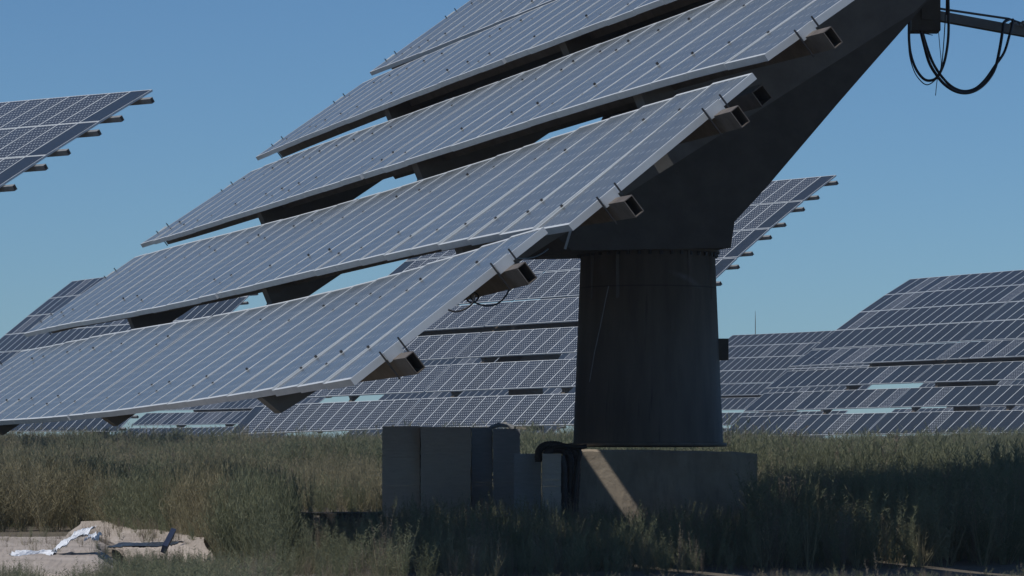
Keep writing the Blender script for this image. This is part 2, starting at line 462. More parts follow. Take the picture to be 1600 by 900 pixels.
# bolts round the column head flange
for k in range(40):
    a = 2*math.pi*k/40; r = .618; b = MB()
    b.lathe((cpos[0]+r*math.cos(a), cpos[1]+r*math.sin(a), 2.112+CAMZ-.085), [(.014, 0), (.014, .04)], 6)
    b.build('flange_bolt', M_bolt, trk)
# streaked stiffeners below the flange
for px in (925, 963, 1075, 1108):
    b = MB(); th = math.acos(max(-1, min(1, ((px-1013)/175.)/.60)))
    cx, cy = cpos[0]+.60*math.cos(th), cpos[1]-.60*math.sin(th)
    b.box((cx, cy, 2.112+CAMZ-.26), (.03, .05, .42), rz=0); b.build('stiffener', M_col, trk)
# small fittings seen in the gaps between rows
def pl_(u, v, w): return main.at(u, v, w)
for k, u in ((1, 9.3), (2, 4.6), (2, 12.6), (3, 6.3), (3, 10.4), (1, 3.6)):
    v = k*main.P-.02; b = MB()
    b.bar(pl_(u, v-.2, -.42), pl_(u+.3, v+.10, -.24), .04, .025, up=main.N); b.build('brace', M_galv, trk)
b = MB(); b.bar(pl_(9.15, 3.41, -.20), pl_(9.65, 3.41, -.20), .30, .02, up=main.N); b.build('light_stop_plate', M_dark, trk)  # plate added under the gap to block sunlight from the column foot
b = MB()   # curled hoses behind the gap between the third and fourth rows
for (u, k) in ((7.9, 3), (13.9, 3)):
    c = pl_(u, k*main.P-.03, -.16)
    b.tube([c+main.U*.16*math.cos(t)+np.array([0, 0, .07*math.sin(t)])+main.N*.03*t/6 for t in np.linspace(0, 6.0, 22)], .012, 6)
b.build('hose', M_galv, trk)
b = MB()   # stub of the cross beam behind the upper purlins
c0 = main.at(.9, 3.60, -.30); c1 = main.at(3.0, 3.60, -.30)
hollow_pts = None
def tube4(b, a, c, w, h, t=.008, mi=0):
    a = np.array(a); c = np.array(c)
    for tt in (0, t):
        vs = [p+main.V*i*(w/2-tt)+main.N*j*(h/2-tt) for p in (a, c) for i, j in ((-1, -1), (1, -1), (1, 1), (-1, 1))]
        b.add(vs, [(i, (i+1) % 4, (i+1) % 4+4, i+4) for i in range(4)], mi)
    for p in (a, c):
        vs = [p+main.V*i*(w/2-tt)+main.N*j*(h/2-tt) for tt in (0, t) for i, j in ((-1, -1), (1, -1), (1, 1), (-1, 1))]
        b.add(vs, [(i, (i+1) % 4, (i+1) % 4+4, i+4) for i in range(4)], mi)
tube4(b, c0, c1, .10, .12); b.build('cross_beam', M_purlin, trk)

# ---- the service boom behind the tracker, with its hanging cables
bo = empty('service_boom', tuple(W(1447, 30, 38.0)))
tag(bo, 'dark horizontal steel boom sticking out behind the near tracker at the top right', 'boom')
b = MB(); p = W(1447, 48, 38.0); q = W(1447, -70, 38.0)
b.box((p[0], p[1], (p[2]+q[2])/2), (.27, .3, q[2]-p[2])); b.box((p[0]+.02, p[1]-.16, p[2]+.35), (.12, .03, .5))
b.build('mounting_block', M_dark, bo)
b = MB(); a = W(1466, 22.5, 38.1); d = W(1800, 0, 41.6); d[2] = a[2]; a2 = W(1425, 22.5, 38.0); a2[2] = a[2]
b.bar(a, d, .08, .088); b.build('boom_arm', M_dark, bo)
b = MB(); b.tube([a+np.array([-.02, 0, .075]), (a+d)/2*0+a+(d-a)*.32+np.array([0, 0, .10]), a+(d-a)*.45+np.array([0, 0, .055])], .011, 6)
b.build('conduit', M_cable, bo)
b = MB()
c = a+(d-a)*.37+np.array([0, -.05, .05])
for k in range(7):
    b.lathe(c+np.array([(k-3)*.028, 0, -.012+.012*math.sin(k*2)]), [(.018, 0), (.03, .012), (.028, .03), (.01, .045)], 7)
b.build('cable_clamp', M_galv, bo)
b = MB(); b.tube([W(1375, 10, 37.9), W(1400, 14, 37.9), W(1430, 18, 37.9)], .016, 8); b.build('strut', M_galv, bo)
def smooth_path(P, n=10):
    P = [np.array(p, float) for p in P]; out = []
    for i in range(len(P)-1):
        p0 = P[max(i-1, 0)]; p1 = P[i]; p2 = P[i+1]; p3 = P[min(i+2, len(P)-1)]
        for t in np.linspace(0, 1, n, endpoint=False):
            out.append(.5*((2*p1)+(-p0+p2)*t+(2*p0-5*p1+4*p2-p3)*t*t+(-p0+3*p1-3*p2+p3)*t**3))
    out.append(P[-1]); return out
def cable(name, pts, r, label, D=38.2, m=None, group=None, cat='cable', D1=None):
    b = MB(); n = len(pts)
    P = smooth_path([W(x, y, D+(0 if D1 is None else (D1-D)*i/(n-1))) for i, (x, y) in enumerate(pts)])
    b.tube(P, r, 7); o = b.build(name, m or M_cable, None, smooth=True)
    tag(o, label, cat, group); return o
cable('cable', [(1423, 30), (1423, 62), (1426, 85), (1434, 107), (1446, 122), (1458, 124), (1468, 117), (1478, 95), (1484, 60), (1485, 20), (1484, -40)], .013,
      'left thick black cable loop hanging from the clamp block and rising past the boom', 37.85)
cable('cable', [(1422, 40), (1423, 80), (1430, 108), (1440, 124), (1451, 131), (1463, 124), (1472, 112), (1476, 80), (1479, 40), (1480, 20)], .005,
      'thin wire sagging just under the left black cable loop', 37.8)
cable('cable', [(1441, 45), (1447, 70), (1454, 95), (1464, 113), (1478, 130), (1495, 141), (1512, 144), (1530, 138), (1546, 124), (1558, 104), (1565, 75), (1570, 45), (1572, 33), (1580, 28)], .015,
      'lower of two thick black cables swooping in a wide loop under the boom', 37.9, D1=38.95)
cable('cable', [(1443, 45), (1452, 75), (1461, 98), (1474, 118), (1490, 134), (1508, 141), (1526, 137), (1542, 123), (1557, 102), (1572, 80), (1580, 55), (1584, 40), (1586, 28)], .013,
      'upper of two thick black cables in a wide loop, ending further out on the boom', 38.0, D1=39.1)
cable('cable', [(1469, 45), (1471, 70), (1473, 100), (1467, 122), (1464, 148)], .0035, 'hair thin loose wire dangling between the cable loops', 37.95)
cable('cable', [(1426, 49), (1445, 50), (1460, 53)], .004, 'short thin wire end sticking out under the clamp block', 37.8)
cable('cable', [(1483, 21), (1483.5, 10), (1484, -30)], .018, 'red brown cable standing upright above the boom', 37.95, M_red)
cable('cable', [(727, 462), (732, 471), (741, 472), (748, 464), (741, 457), (735, 464), (745, 474), (762, 478), (778, 474), (792, 460), (797, 446)], .006,
      'thin black cable curling under the lowest row beside the upper purlin end', 26.2, D1=27.0)
cable('cable', [(700, 484), (712, 487), (726, 483), (738, 474), (742, 462)], .006, 'short thin black cable sagging under the right edge of the lowest row', 26.0)
cable('cable', [(795, 401), (815, 404), (833, 402), (848, 395), (856, 389)], .006, 'thin black cable between the lowest row and the column head', 26.6, D1=30)

# ---- the concrete footing
b = MB(); D0, D1 = 36.0, 38.0; gzp = mz-.25
x0 = W(901, 700, D0)[0]; x1 = W(1183, 700, D0)[0]; z0 = W(0, 701, D0)[2]; z1 = W(0, 707, D0)[2]
n = 14; top = []; rr = random.Random(3)
xs = [x0+(x1-x0)*i/n for i in range(n+1)]
vs = []
for i, x in enumerate(xs):
    z = z0+(z1-z0)*i/n+rr.uniform(-.006, .006) if 0 < i < n else (z0-.01 if i == 0 else z1-.012)
    vs += [(x, D0+rr.uniform(-.004, .004), gzp), (x, D0+rr.uniform(-.006, .006), z-.02), (x, D0+.02, z), (x, D1, z), (x, D1, gzp)]
fs = []
for i in range(n):
    for j in range(4): fs.append((i*5+j, i*5+j+1, i*5+j+6, i*5+j+5))
fs += [(0, 1, 2, 3, 4), tuple(n*5+j for j in (4, 3, 2, 1, 0))]
b.add(vs, fs); fo = b.build('concrete_footing', M_conc)
tag(fo, 'weathered rectangular concrete footing block carrying the dark column', 'footing')
# black hose bundle over the footing's left corner
hz = empty('hose_bundle', tuple(W(890, 780, 35.8)))
tag(hz, 'bundle of black corrugated hoses draped over the left corner of the concrete footing', 'hose')
for j, (pts, r) in enumerate([([(842, 722), (842, 706), (850, 697), (866, 695), (882, 699), (894, 706), (900, 716), (901, 745), (898, 790), (897, 850)], .035),
                              ([(852, 712), (862, 703), (878, 703), (888, 712), (891, 735), (889, 790), (888, 850)], .038),
                              ([(866, 700), (884, 697), (899, 700), (906, 708), (903, 722), (899, 760), (893, 850)], .022),
                              ([(876, 712), (880, 730), (881, 780), (880, 850)], .034),
                              ([(884, 697), (905, 699), (917, 697)], .02)]):
    b = MB(); P = smooth_path([W(x, y, 35.75-.05*j) for x, y in pts], 14)
    b.tube(P, [r*(1+.07*math.sin(i*1.9)) for i in range(len(P))], 8); b.build('hose', M_cable, hz, smooth=True)

# ---- stacks of grey sheets beside the footing
M_s1 = simple('grey_board', (.52, .45, .39), (.60, .53, .46), 9, .8, 0, .2, stretch=(1, 1, 6))
M_s2 = simple('blue_grey_board', (.34, .36, .40), (.42, .44, .48), 9, .7, 0, .2, stretch=(1, 1, 6))
M_pal = simple('dark_old_timber', (.035, .032, .028), (.08, .07, .06), 5, .9, 0, .3)
def stack(xa, xb, ytop, D, m, dep, label, layers=26, ragged=.003, group='stacks of grey sheets'):
    a = W(xa, ytop, D); c = W(xb, ytop, D); zb = float(gz(a[0], D))+.02; h = a[2]-zb
    cx = (a[0]+c[0])/2; w = c[0]-a[0]
    root = empty('sheet_stack', (cx, D+dep/2, zb)); tag(root, label, 'stack', group)
    b = MB()
    for k in range(3): b.box((cx+(k-1)*(w/2-.05), D+dep/2, zb+.05), (.08, dep*.95, .07))
    for k in range(2): b.box((cx, D+.08+k*(dep-.16), zb+.098), (w*.97, .10, .022))
    b.build('pallet', M_pal, root)
    b = MB(); z = zb+.11; lh = (h-.11)/layers; r = random.Random(int(xa))
    for k in range(layers):
        dx, dy = r.uniform(-ragged, ragged), r.uniform(-ragged, ragged)
        b.box((cx+dx, D+dep/2+dy, z+lh*(k+.5)), (w-.004, dep, lh*(.985 if r.random() < .85 else .93)), rz=r.uniform(-.004, .004))
    b.build('sheet_pile', m, root)
    return root
stack(597, 656.5, 666, 37.5, M_s1, .9, 'leftmost tall stack of grey sheets standing in the weeds')
stack(657, 736, 667, 37.4, M_s1, .9, 'widest tall stack of grey sheets, second from the left')
stack(736.5, 769.5, 668, 37.6, M_s2, .9, 'narrow blue grey stack of sheets between the widest stack and the last tall one')
stack(770, 813, 670, 37.5, M_s2, .9, 'blue grey stack of sheets at the right end of the tall stacks')
stack(803, 846, 709, 35.9, M_s2, .6, 'low dark blue stack in front of the tall stacks, next to the pale crate')
stack(847, 877, 709, 35.5, M_s1, .5, 'low pale grey crate just left of the black hoses', layers=11)
# pale rumpled scrap on top of the stacks
b = MB(); P = [W(x, y, 37.7) for x, y in ((764, 669), (780, 664), (792, 664), (803, 669))]
for i in range(3):
    b.add([P[i], P[i+1], P[i+1]+[0, .25, .03], P[i]+[0, .25, .02], P[i]+[0, 0, -.02], P[i+1]+[0, 0, -.02], P[i+1]+[0, .25, .0], P[i]+[0, .25, .0]],
          [(0, 1, 2, 3), (7, 6, 5, 4), (0, 4, 5, 1), (1, 5, 6, 2), (2, 6, 7, 3), (3, 7, 4, 0)])
tag(b.build('plastic_scrap', M_back), 'small pale rumpled scrap lying on top of the right grey stacks', 'scrap')

# ---- dark pallets and boards lying in the shade left of the stacks
def pallet(px, py, D, w, d, rz, label, tilt=0):
    c = W(px, py, D); zb = float(gz(c[0], D)); root = empty('timber_pallet', (c[0], D, zb)); tag(root, label, 'pallet', None)
    z = zb+.14
    ca, sa = math.cos(rz), math.sin(rz)
    def put(b, lx, ly, lz, sx, sy, sz): b.box((c[0]+lx*ca-ly*sa, D+lx*sa+ly*ca, z-.13+lz+tilt*lx), (sx, sy, sz), rz=rz)
    b = MB()
    for k in range(6): put(b, 0, -d/2+d*(k+.5)/6, .12, w, d/6-.03, .022)
    b.build('top_boards', M_pal, root)
    b = MB()
    for k in range(3): put(b, -w/2+.06+(w-.12)*k/2, 0, .065, .09, d, .086)
    b.build('bearer', M_pal, root)
    b = MB()
    for k in range(3): put(b, 0, -d/2+.06+(d-.12)*k/2, .011, w, .1, .02)
    b.build('bottom_boards', M_pal, root)
pallet(455, 817, 38.5, .8, 1.0, .1, 'dark timber pallet furthest left in the shaded debris')
pallet(520, 800, 40.2, .75, 1.0, -.12, 'dark timber pallet in the middle of the shaded debris, highest of the three')
pallet(578, 794, 41.5, .6, .9, .25, 'dark timber pallet leaning by the leftmost grey stack')
p_ = W(405, 852, 36); q_ = W(500, 848, 36.8); p_[2] = gz(p_[0], p_[1])+.03; q_[2] = gz(q_[0], q_[1])+.05
b = MB(); b.bar(p_, q_, .2, .03); tag(b.build('plank', M_pal), 'long dark plank lying in front of the shaded pallets', 'plank')

# ---- bare sandy ground, torn liner and scraps at left
M_sand = simple('pale_sandy_soil', (.33, .28, .235), (.47, .41, .355), 2.2, .95, 0, .7)
def soil(name, pts, D_of, thick, label):
    """low bank of sandy soil; outline in photo positions turned into ground points"""
    pass
def bank(name, px0, px1, ya, yb, pya, pyb, seed):
    """flat patch of bare soil with ragged edges; its front and back heights differ a little"""
    r = np.random.default_rng(seed); nx, ny = 70, 22; vs = []
    za, zb = CAMZ-(pya-757.2)/F*ya, CAMZ-(pyb-757.2)/F*yb
    ph = r.uniform(0, 6, 8)
    for j in range(ny):
        for i in range(nx):
            u, v = i/(nx-1), j/(ny-1)
            y = ya+(yb-ya)*v; x0, x1 = (px0-800)/F*y, (px1-800)/F*y; x = x0+(x1-x0)*u
            nz = .55+.45*math.sin(u*17+ph[4])*math.sin(v*9+ph[5])+.25*math.sin(u*41+v*13+ph[6])
            e = max(0, min(1, min(u, 1-u)*12-.15*nz, v*10-.12*nz, (1-v)*14-.1*nz))
            z0 = float(gz(x, y))
            z = z0-.05+(za+(zb-za)*v-z0+.05)*e**.3+(.006*math.sin(x*5+ph[0]+3*math.sin(y*1.3))+.005*math.sin(y*4+x*3+ph[1])+r.normal(0, .0012))*e
            x += .12*math.sin(y*3.1+ph[2])*(1-e); y += .25*math.sin(x*3.3+ph[3])*(1-e)
            vs.append((x, y, z))
    fs = [(j*nx+i, j*nx+i+1, (j+1)*nx+i+1, (j+1)*nx+i) for j in range(ny-1) for i in range(nx-1)]
    b = MB(); b.add(vs, fs); o = b.build(name, M_sand, None, smooth=False, fix=False); tag(o, None, kind='structure'); return o
def wx(px, D): return (px-800)/F*D
bank('sandy_soil', -140, 182, 24.2, 31.5, 880, 835, 2)
bank('sandy_soil', 118, 226, 33.0, 36.2, 843, 811, 5)
bank('sandy_soil', 180, 335, 30.0, 33.8, 850, 827, 9)
def rumpled(name, px0, px1, py, D, dep, amp, m, label, cat, seed, n=26, slope=0, rise=0):
    r = np.random.default_rng(seed); k = 12; vs = []
    a = W(px0, py, D); c = W(px1, py, D)
    A = r.normal(0, 1, (6, 4))
    for j in range(k):
        for i in range(n):
            u, v = i/(n-1), j/(k-1)
            x = a[0]+(c[0]-a[0])*u; y = D+dep*v+.15*math.sin(u*7+seed)
            z = a[2]+slope*u+rise*v+amp*sum(.5*math.sin(A[q, 0]*5*u+A[q, 1]*6*v+A[q, 2]*3)/(1+q*.3) for q in range(6))*.5+r.normal(0, amp*.12)
            vs.append((x, y, z))
    nn = len(vs); vs += [(x, y, z-.006) for x, y, z in vs]
    fs = [(j*n+i, j*n+i+1, (j+1)*n+i+1, (j+1)*n+i) for j in range(k-1) for i in range(n-1)]
    fs += [tuple(q+nn for q in f[::-1]) for f in fs]
    b = MB(); b.add(vs, fs); o = b.build(name, m, None, smooth=False, fix=False); tag(o, label, cat); return o
M_white = simple('white_plastic_film', (.72, .74, .77), (.84, .86, .88), 8, .6)
M_liner = simple('dark_plastic_liner', (.03, .035, .04), (.06, .07, .08), 6, .4)
M_bluep = simple('blue_black_board', (.025, .035, .065), (.05, .06, .10), 6, .45)
rumpled('plastic_sheet', 14, 80, 868, 25.6, .5, .022, M_white, 'crumpled white plastic sheet lying lowest at the left edge of the sandy soil', 'plastic sheet', 3, rise=.03)
rumpled('plastic_sheet', 76, 132, 864, 25.9, .7, .028, M_white, 'larger crumpled white plastic sheet bulging up beside the sandy soil', 'plastic sheet', 8, slope=.12, rise=.06)
rumpled('plastic_sheet', 134, 153, 842, 26.8, .3, .04, M_white, 'small bright scrap of white plastic at the right of the other white sheets', 'plastic sheet', 12, rise=.03)
rumpled('liner', 165, 268, 855, 28.6, 1.2, .02, M_liner, 'dark plastic liner slumped in front of the sandy soil', 'liner', 21, n=30, rise=.02, slope=.01)
b = MB(); b.bar(W(257, 858, 28.2), W(271, 831, 28.5), .035, .055, up=(0, 1, 0)); tag(b.build('leaning_board', M_bluep), 'short blue black board leaning upright between the weeds and the sandy soil', 'board')
b = MB(); b.bar(W(14, 873, 25.4), W(42, 886, 25.0), .2, .015); tag(b.build('metal_sheet', M_galv), 'bent grey metal sheet under the lowest white plastic', 'metal sheet')

# ------------------------------------------------------------------ far trackers
far = {"C": [-0.60419, 0.67943, 2.08114, 136.1552, 2.35505, -0.00825, -0.03932, -0.36449, -0.04756, 0.04757, -0.00607, 1.77114],
 "E": [-0.56352, 0.61268, 21.79857, 176.53, 2.65719, -0.00267, -0.03256, -0.40997, -0.06495, 0.06495, -0.03179, 1.75205],
 "A": [-0.73292, 0.596, -17.09139, 88.33811, 1.98964, -0.00172, -0.04929, -0.23621, -0.05, 0.05, 0.12374, 1.73392],
 "F": [-0.6446, 0.63934, 21.04165, 283.61486, 3.24869, 0.00328, 0.04812, -0.27519, -0.05, 0.05, -0.07022, 1.74007],
 "B": [-0.6249, 0.69638, -19.73983, 203.02418, 2.96046, -0.00933, -0.04786, -0.21501, -0.05, 0.05, -0.12738, 1.73764],
 "D": [-0.6042, 0.67940, -16.53192, 273.82136, 1.8977, 0.00085, 0.04174, 0.00346, -0.05, 0.05, -0.02989, 1.74049]}
far['G'] = [-.6, .68, 1.9, 235, 2.75, 0, 0, -.2, -.05, .05, 0, 1.745]
far['H'] = [-.56, .63, 38.4, 300, 2.95, 0, 0, -.2, -.05, .05, 0, 1.745]
bv = []; bf = []
for k in range(NR):
    for i in range(28):
        o = len(bv); u0 = mod_u(i); u1 = u0+MW
        bv += [main.pt(k, 0, u0), main.pt(k, 0, u1), main.pt(k, 1, u1), main.pt(k, 1, u0)]; bf.append((o, o+1, o+2, o+3))
for (x0_, y0_, x1_, y1_, D_) in ((908, 385, 1120, 700, 36.2), (597, 668, 813, 800, 37.5), (900, 150, 1240, 388, 36.5)):
    o = len(bv); bv += [W(x0_, y0_, D_), W(x1_, y0_, D_), W(x1_, y1_, D_), W(x0_, y1_, D_)]; bf.append((o, o+1, o+2, o+3))
bvh = BVHTree.FromPolygons([Vector(v.tolist()) for v in bv], bf)
labs = {'G': ('distant solar tracker glimpsed only through the row gaps of the one behind the column', .9),
        'H': ('distant solar tracker glimpsed only through the row gaps of the one at the right edge', .8),
        'C': ('solar tracker seen behind the near dark column, reaching from its left side to its right', 0),
        'A': ('solar tracker cut off by the left edge of the photo, high against the sky', 0),
        'E': ('large solar tracker at the right edge of the photo with its left side stepping down', .86),
        'F': ('small distant solar tracker just right of the near column, partly behind the right hand one', .95),
        'B': ('distant solar tracker low at the left, seen behind and under the near panels', .9),
        'D': ('smallest distant solar tracker low under the near panels, left of the one behind the column', .7)}
for n_ in 'CAEFBDGH':
    S = FarSurf(far[n_]); p = S.P0+9.9*S.U+5*np.array([math.cos(far[n_][0]), -math.sin(far[n_][0]), 0])
    tracker(n_, S, labs[n_][0], 'solar trackers tilted towards the sun', 9.9, 5.0, float(gz(p[0], p[1]))-.1, plain=labs[n_][1], bvh=bvh)
# distant thin mast
b = MB(); p = W(1180.5, 530, 300); p = W(1180.5, 530, 330); b.tube([(p[0], 330, float(gz(0, 330))), (p[0], 330, W(0, 505, 330)[2]), (p[0], 330, W(0, 486, 330)[2])], [.05, .03, .012], 6)
tag(b.build('mast', M_dark), 'very thin distant antenna mast against the sky right of the column', 'mast')

# ------------------------------------------------------------------ ground
M_ground = simple('dry_earth', (.10, .085, .065), (.17, .145, .11), .6, .95, 0, .5)
xs = np.concatenate([np.linspace(-900, -120, 8), np.linspace(-90, -9, 30)[:-1], np.linspace(-9, 9, 61), np.linspace(9, 90, 30)[1:], np.linspace(120, 900, 8)])
ys = np.concatenate([np.linspace(-200, 0, 6), np.linspace(4, 120, 117), np.linspace(125, 400, 56), np.linspace(480, 1800, 8)])
X, Y = np.meshgrid(xs, ys); Z = gz(X, Y)
nx = len(xs); vs = np.stack([X.ravel(), Y.ravel(), Z.ravel()], 1)
b = MB(); b.v = [tuple(v) for v in vs.tolist()]
b.f = [(j*nx+i, j*nx+i+1, (j+1)*nx+i+1, (j+1)*nx+i) for j in range(len(ys)-1) for i in range(nx-1)]; b.m = [0]*len(b.f); b.uv = [[(0, 0)]*4]*len(b.f)
me = b.mesh('ground', [M_ground], True, fix=False); go = bpy.data.objects.new('ground', me); col.objects.link(go); go['kind'] = 'structure'

# ------------------------------------------------------------------ weeds
def plant_mat(name, c1, c2, c3):
    m, nt, b = mat(name)
    oi = N(nt, 'ShaderNodeObjectInfo')
    f = noise(nt, 1.1, 3, coord='Object')
    c = ramp(nt, oi.outputs['Random'], [(0, c1), (.5, c2), (1, c3)])
    nt.links.new(c, b.inputs['Base Color']); b.inputs['Roughness'].default_value = .85
    b.inputs['Specular IOR Level'].default_value = .2
    tr = N(nt, 'ShaderNodeBsdfTranslucent'); nt.links.new(c, tr.inputs[0])
    mx = N(nt, 'ShaderNodeMixShader'); mx.inputs[0].default_value = .38
    nt.links.new(b.outputs[0], mx.inputs[1]); nt.links.new(tr.outputs[0], mx.inputs[2])
    nt.links.new(mx.outputs[0], nt.nodes['Material Output'].inputs[0]); return m
M_green = plant_mat('green_weed', (.17, .185, .11), (.215, .23, .145), (.27, .27, .17))
M_olive = plant_mat('olive_weed', (.225, .207, .125), (.28, .255, .16), (.34, .30, .195))
M_dry = plant_mat('dry_weed', (.24, .20, .15), (.29, .245, .19), (.20, .165, .125))
def blade(b, p, d, L, w, sag=.3, seg=3, mi=0):
    p = np.array(p, float); d = np.array(d, float); d /= np.linalg.norm(d)
    s = np.cross(d, (R_.uniform(-1, 1), R_.uniform(-1, 1), .3)); s /= np.linalg.norm(s)+1e-9
    o = []; 
    for k in range(seg):
        t = k/seg; q = p+d*L*t-np.array([0, 0, sag*L*t*t]); o += [q-s*w*(1-t*.8)/2, q+s*w*(1-t*.8)/2]
    q = p+d*L-np.array([0, 0, sag*L]); o.append(q)
    fs = [(2*k, 2*k+1, 2*k+3, 2*k+2) for k in range(seg-1)]+[(2*seg-2, 2*seg-1, 2*seg)]
    b.add(o, fs, mi); return lambda t: p+d*L*t-np.array([0, 0, sag*L*t*t])
def bush(h, spread, stems, twigs, tw_len, w, mats, name, leaf_up=.9, seed=0):
    """many-stemmed weed: thin stems, each with short ascending side shoots"""
    global R_
    R_ = random.Random(seed); b = MB()
    for i in range(stems):
        a = R_.uniform(0, 6.283); r = R_.uniform(0, .06)
        tl = R_.uniform(0, spread)
        d = (math.cos(a)*tl, math.sin(a)*tl, 1); L = h*R_.uniform(.6, 1.05)
        f = blade(b, (math.cos(a)*r, math.sin(a)*r, 0), d, L, w*1.4, R_.uniform(0, .12), 4)
        for j in range(twigs):
            t = R_.uniform(.12, 1); a2 = R_.uniform(0, 6.283); e = R_.uniform(.4, 1.4)*leaf_up
            blade(b, f(t), (math.cos(a2), math.sin(a2), e), tw_len*R_.uniform(.5, 1.2)*(1.25-t*.7), w, R_.uniform(-.1, .3), 2)
    return b.mesh(name, mats, False, fix=False)
protos = {}
for i in range(4): protos['g%d' % i] = bush(1, .60, 14, 26, .19, .0085, [M_green], 'weed_mesh', 1.9, seed=i)
for i in range(3): protos['o%d' % i] = bush(1, .45, 12, 26, .17, .0085, [M_olive], 'weed_mesh', 1.9, seed=20+i)
for i in range(3): protos['d%d' % i] = bush(1, .30, 6, 30, .10, .009, [M_dry], 'weed_mesh', seed=40+i)
for i in range(2): protos['f%d' % i] = bush(1, .7, 16, 8, .12, .006, [M_olive], 'grass_mesh', 1.6, seed=60+i)
# fine versions for close by
for i in range(2): protos['n%d' % i] = bush(1, .40, 8, 60, .11, .0065, [M_green], 'weed_mesh', seed=80+i)
for i in range(2): protos['p%d' % i] = bush(1, .30, 7, 70, .075, .006, [M_dry], 'weed_mesh', seed=90+i)
def scatter(name, pts, kinds, label):
    """one object whose points carry plants (instanced by geometry nodes)"""
    pc = bpy.data.collections.new(name+'_plants')
    for k in sorted(kinds):
        pc.objects.link(bpy.data.objects.new(name+'_'+k, protos[k]))
    order = sorted(kinds)
    pts = np.array(pts, float)
    me = bpy.data.meshes.new(name); me.from_pydata(pts[:, :3].tolist(), [], [])
    for nm, ty, c in (('sc', 'FLOAT', 3), ('rz', 'FLOAT', 4), ('ix', 'INT', 5), ('wd', 'FLOAT', 6)):
        at = me.attributes.new(nm, ty, 'POINT'); at.data.foreach_set('value', pts[:, c].astype(int if ty == 'INT' else float).tolist())
    o = bpy.data.objects.new(name, me); col.objects.link(o)
    ng = bpy.data.node_groups.new(name, 'GeometryNodeTree')
    ng.interface.new_socket('Geometry', in_out='INPUT', socket_type='NodeSocketGeometry')
    ng.interface.new_socket('Geometry', in_out='OUTPUT', socket_type='NodeSocketGeometry')
    gi = ng.nodes.new('NodeGroupInput'); gg = ng.nodes.new('NodeGroupOutput'); ip = ng.nodes.new('GeometryNodeInstanceOnPoints')
    ci = ng.nodes.new('GeometryNodeCollectionInfo'); ci.inputs['Collection'].default_value = pc
    ci.inputs['Separate Children'].default_value = True; ci.inputs['Reset Children'].default_value = True
    def attr(n_, t='FLOAT'):
        a = ng.nodes.new('GeometryNodeInputNamedAttribute'); a.data_type = t; a.inputs[0].default_value = n_
        return [q for q in a.outputs if q.enabled and q.name == 'Attribute'][0]
    cx = ng.nodes.new('ShaderNodeCombineXYZ'); ng.links.new(attr('rz'), cx.inputs[2])
    cs = ng.nodes.new('ShaderNodeCombineXYZ'); wd = attr('wd')
    ng.links.new(wd, cs.inputs[0]); ng.links.new(wd, cs.inputs[1]); ng.links.new(attr('sc'), cs.inputs[2])
    ng.links.new(gi.outputs[0], ip.inputs['Points']); ng.links.new(ci.outputs[0], ip.inputs['Instance'])
    ip.inputs['Pick Instance'].default_value = True; ng.links.new(attr('ix', 'INT'), ip.inputs['Instance Index'])
    ng.links.new(cx.outputs[0], ip.inputs['Rotation']); ng.links.new(cs.outputs[0], ip.inputs['Scale'])
    ng.links.new(ip.outputs[0], gg.inputs[0])
    md = o.modifiers.new('plants', 'NODES'); md.node_group = ng
    tag(o, label, None, None, 'stuff'); return o
def pick(kinds, pref):
    order = sorted(kinds); c = [k for k in order if k[0] in pref]; return order.index(R_.choice(c))
R_ = random.Random(5)
def vnoise(x, y): return .5+.25*(math.sin(x*.55+math.sin(y*.21)*2)+math.sin(y*.33+x*.17+1.7*math.sin(x*.31)))
# tall weeds covering the field beyond the tracker
kinds = ['g0', 'g1', 'g2', 'g3', 'o0', 'o1', 'o2', 'd0', 'd1', 'd2']
P = []
def field(n, ya, yb, dens_pow=1.0, hmul=1.0):
    for _ in range(n):
        y = math.sqrt(R_.uniform(ya*ya, yb*yb)); x = R_.uniform(-.17, .17)*y
        px = 800+x/y*F
        q = vnoise(x, y)
        z = float(gz(x, y))
        # weeds stop where the lowest panels hang
        if px < 400 and y < 49.5:
            if y < 36.9 or x > -.75-.2646*(y-26.4)/.964 or px > 345: continue
            P.append((x, y, z, R_.uniform(.45, .8)+.012*(y-37), R_.uniform(0, 6.28), pick(kinds, 'g' if q > .5 else 'o'), .75)); continue
        
        if y < 46 and px > 400: continue
        if y < 50.6 and 380 < px < 600: continue
        c = .5+.5*math.sin(x*1.9+2.2*math.sin(y*.43))*math.sin(y*1.3+1.5*math.sin(x*.8))
        h = (.55+.28*q+.22*c)*R_.uniform(.65, 1.12)*hmul
        h *= .93+.16*math.sin(x*.37+2*math.sin(y*.11))
        if R_.random() < .06: h *= 1.2
        if y < 56: h *= .55+.45*max(0, (y-46)/10)
        t = R_.random()
        pref = ('g' if q*.6+c*.4+R_.gauss(0, .12)+(px-800)/5000 > .5 else 'o') if t < .93 else 'd'
        P.append((x, y, z, h, R_.uniform(0, 6.28), pick(kinds, pref), h*R_.uniform(.9, 1.3)))
field(2600, 36.5, 46); field(8500, 46, 75); field(9500, 75, 150); field(5200, 150, 330)
for _ in range(950):       # sunlit weeds along the back edge of the bare soil
    px = R_.uniform(120, 440); Db = 6.647/((px-800)/F+.2745); y = R_.uniform(Db-1.7, Db+.4)
    if y > 40: continue
    x = wx(px, y); z = float(gz(x, y)); h = CAMZ+(757.2-R_.uniform(712, 790))/F*y-z
    P.append((x, y, z, h, R_.uniform(0, 6.28), pick(kinds, 'g' if math.sin(px*.035)+R_.gauss(0, .5) > 0 else 'o'), R_.uniform(.35, .6)))
scatter('weeds', P, kinds, 'field of tall olive and grey green weeds behind the tracker')
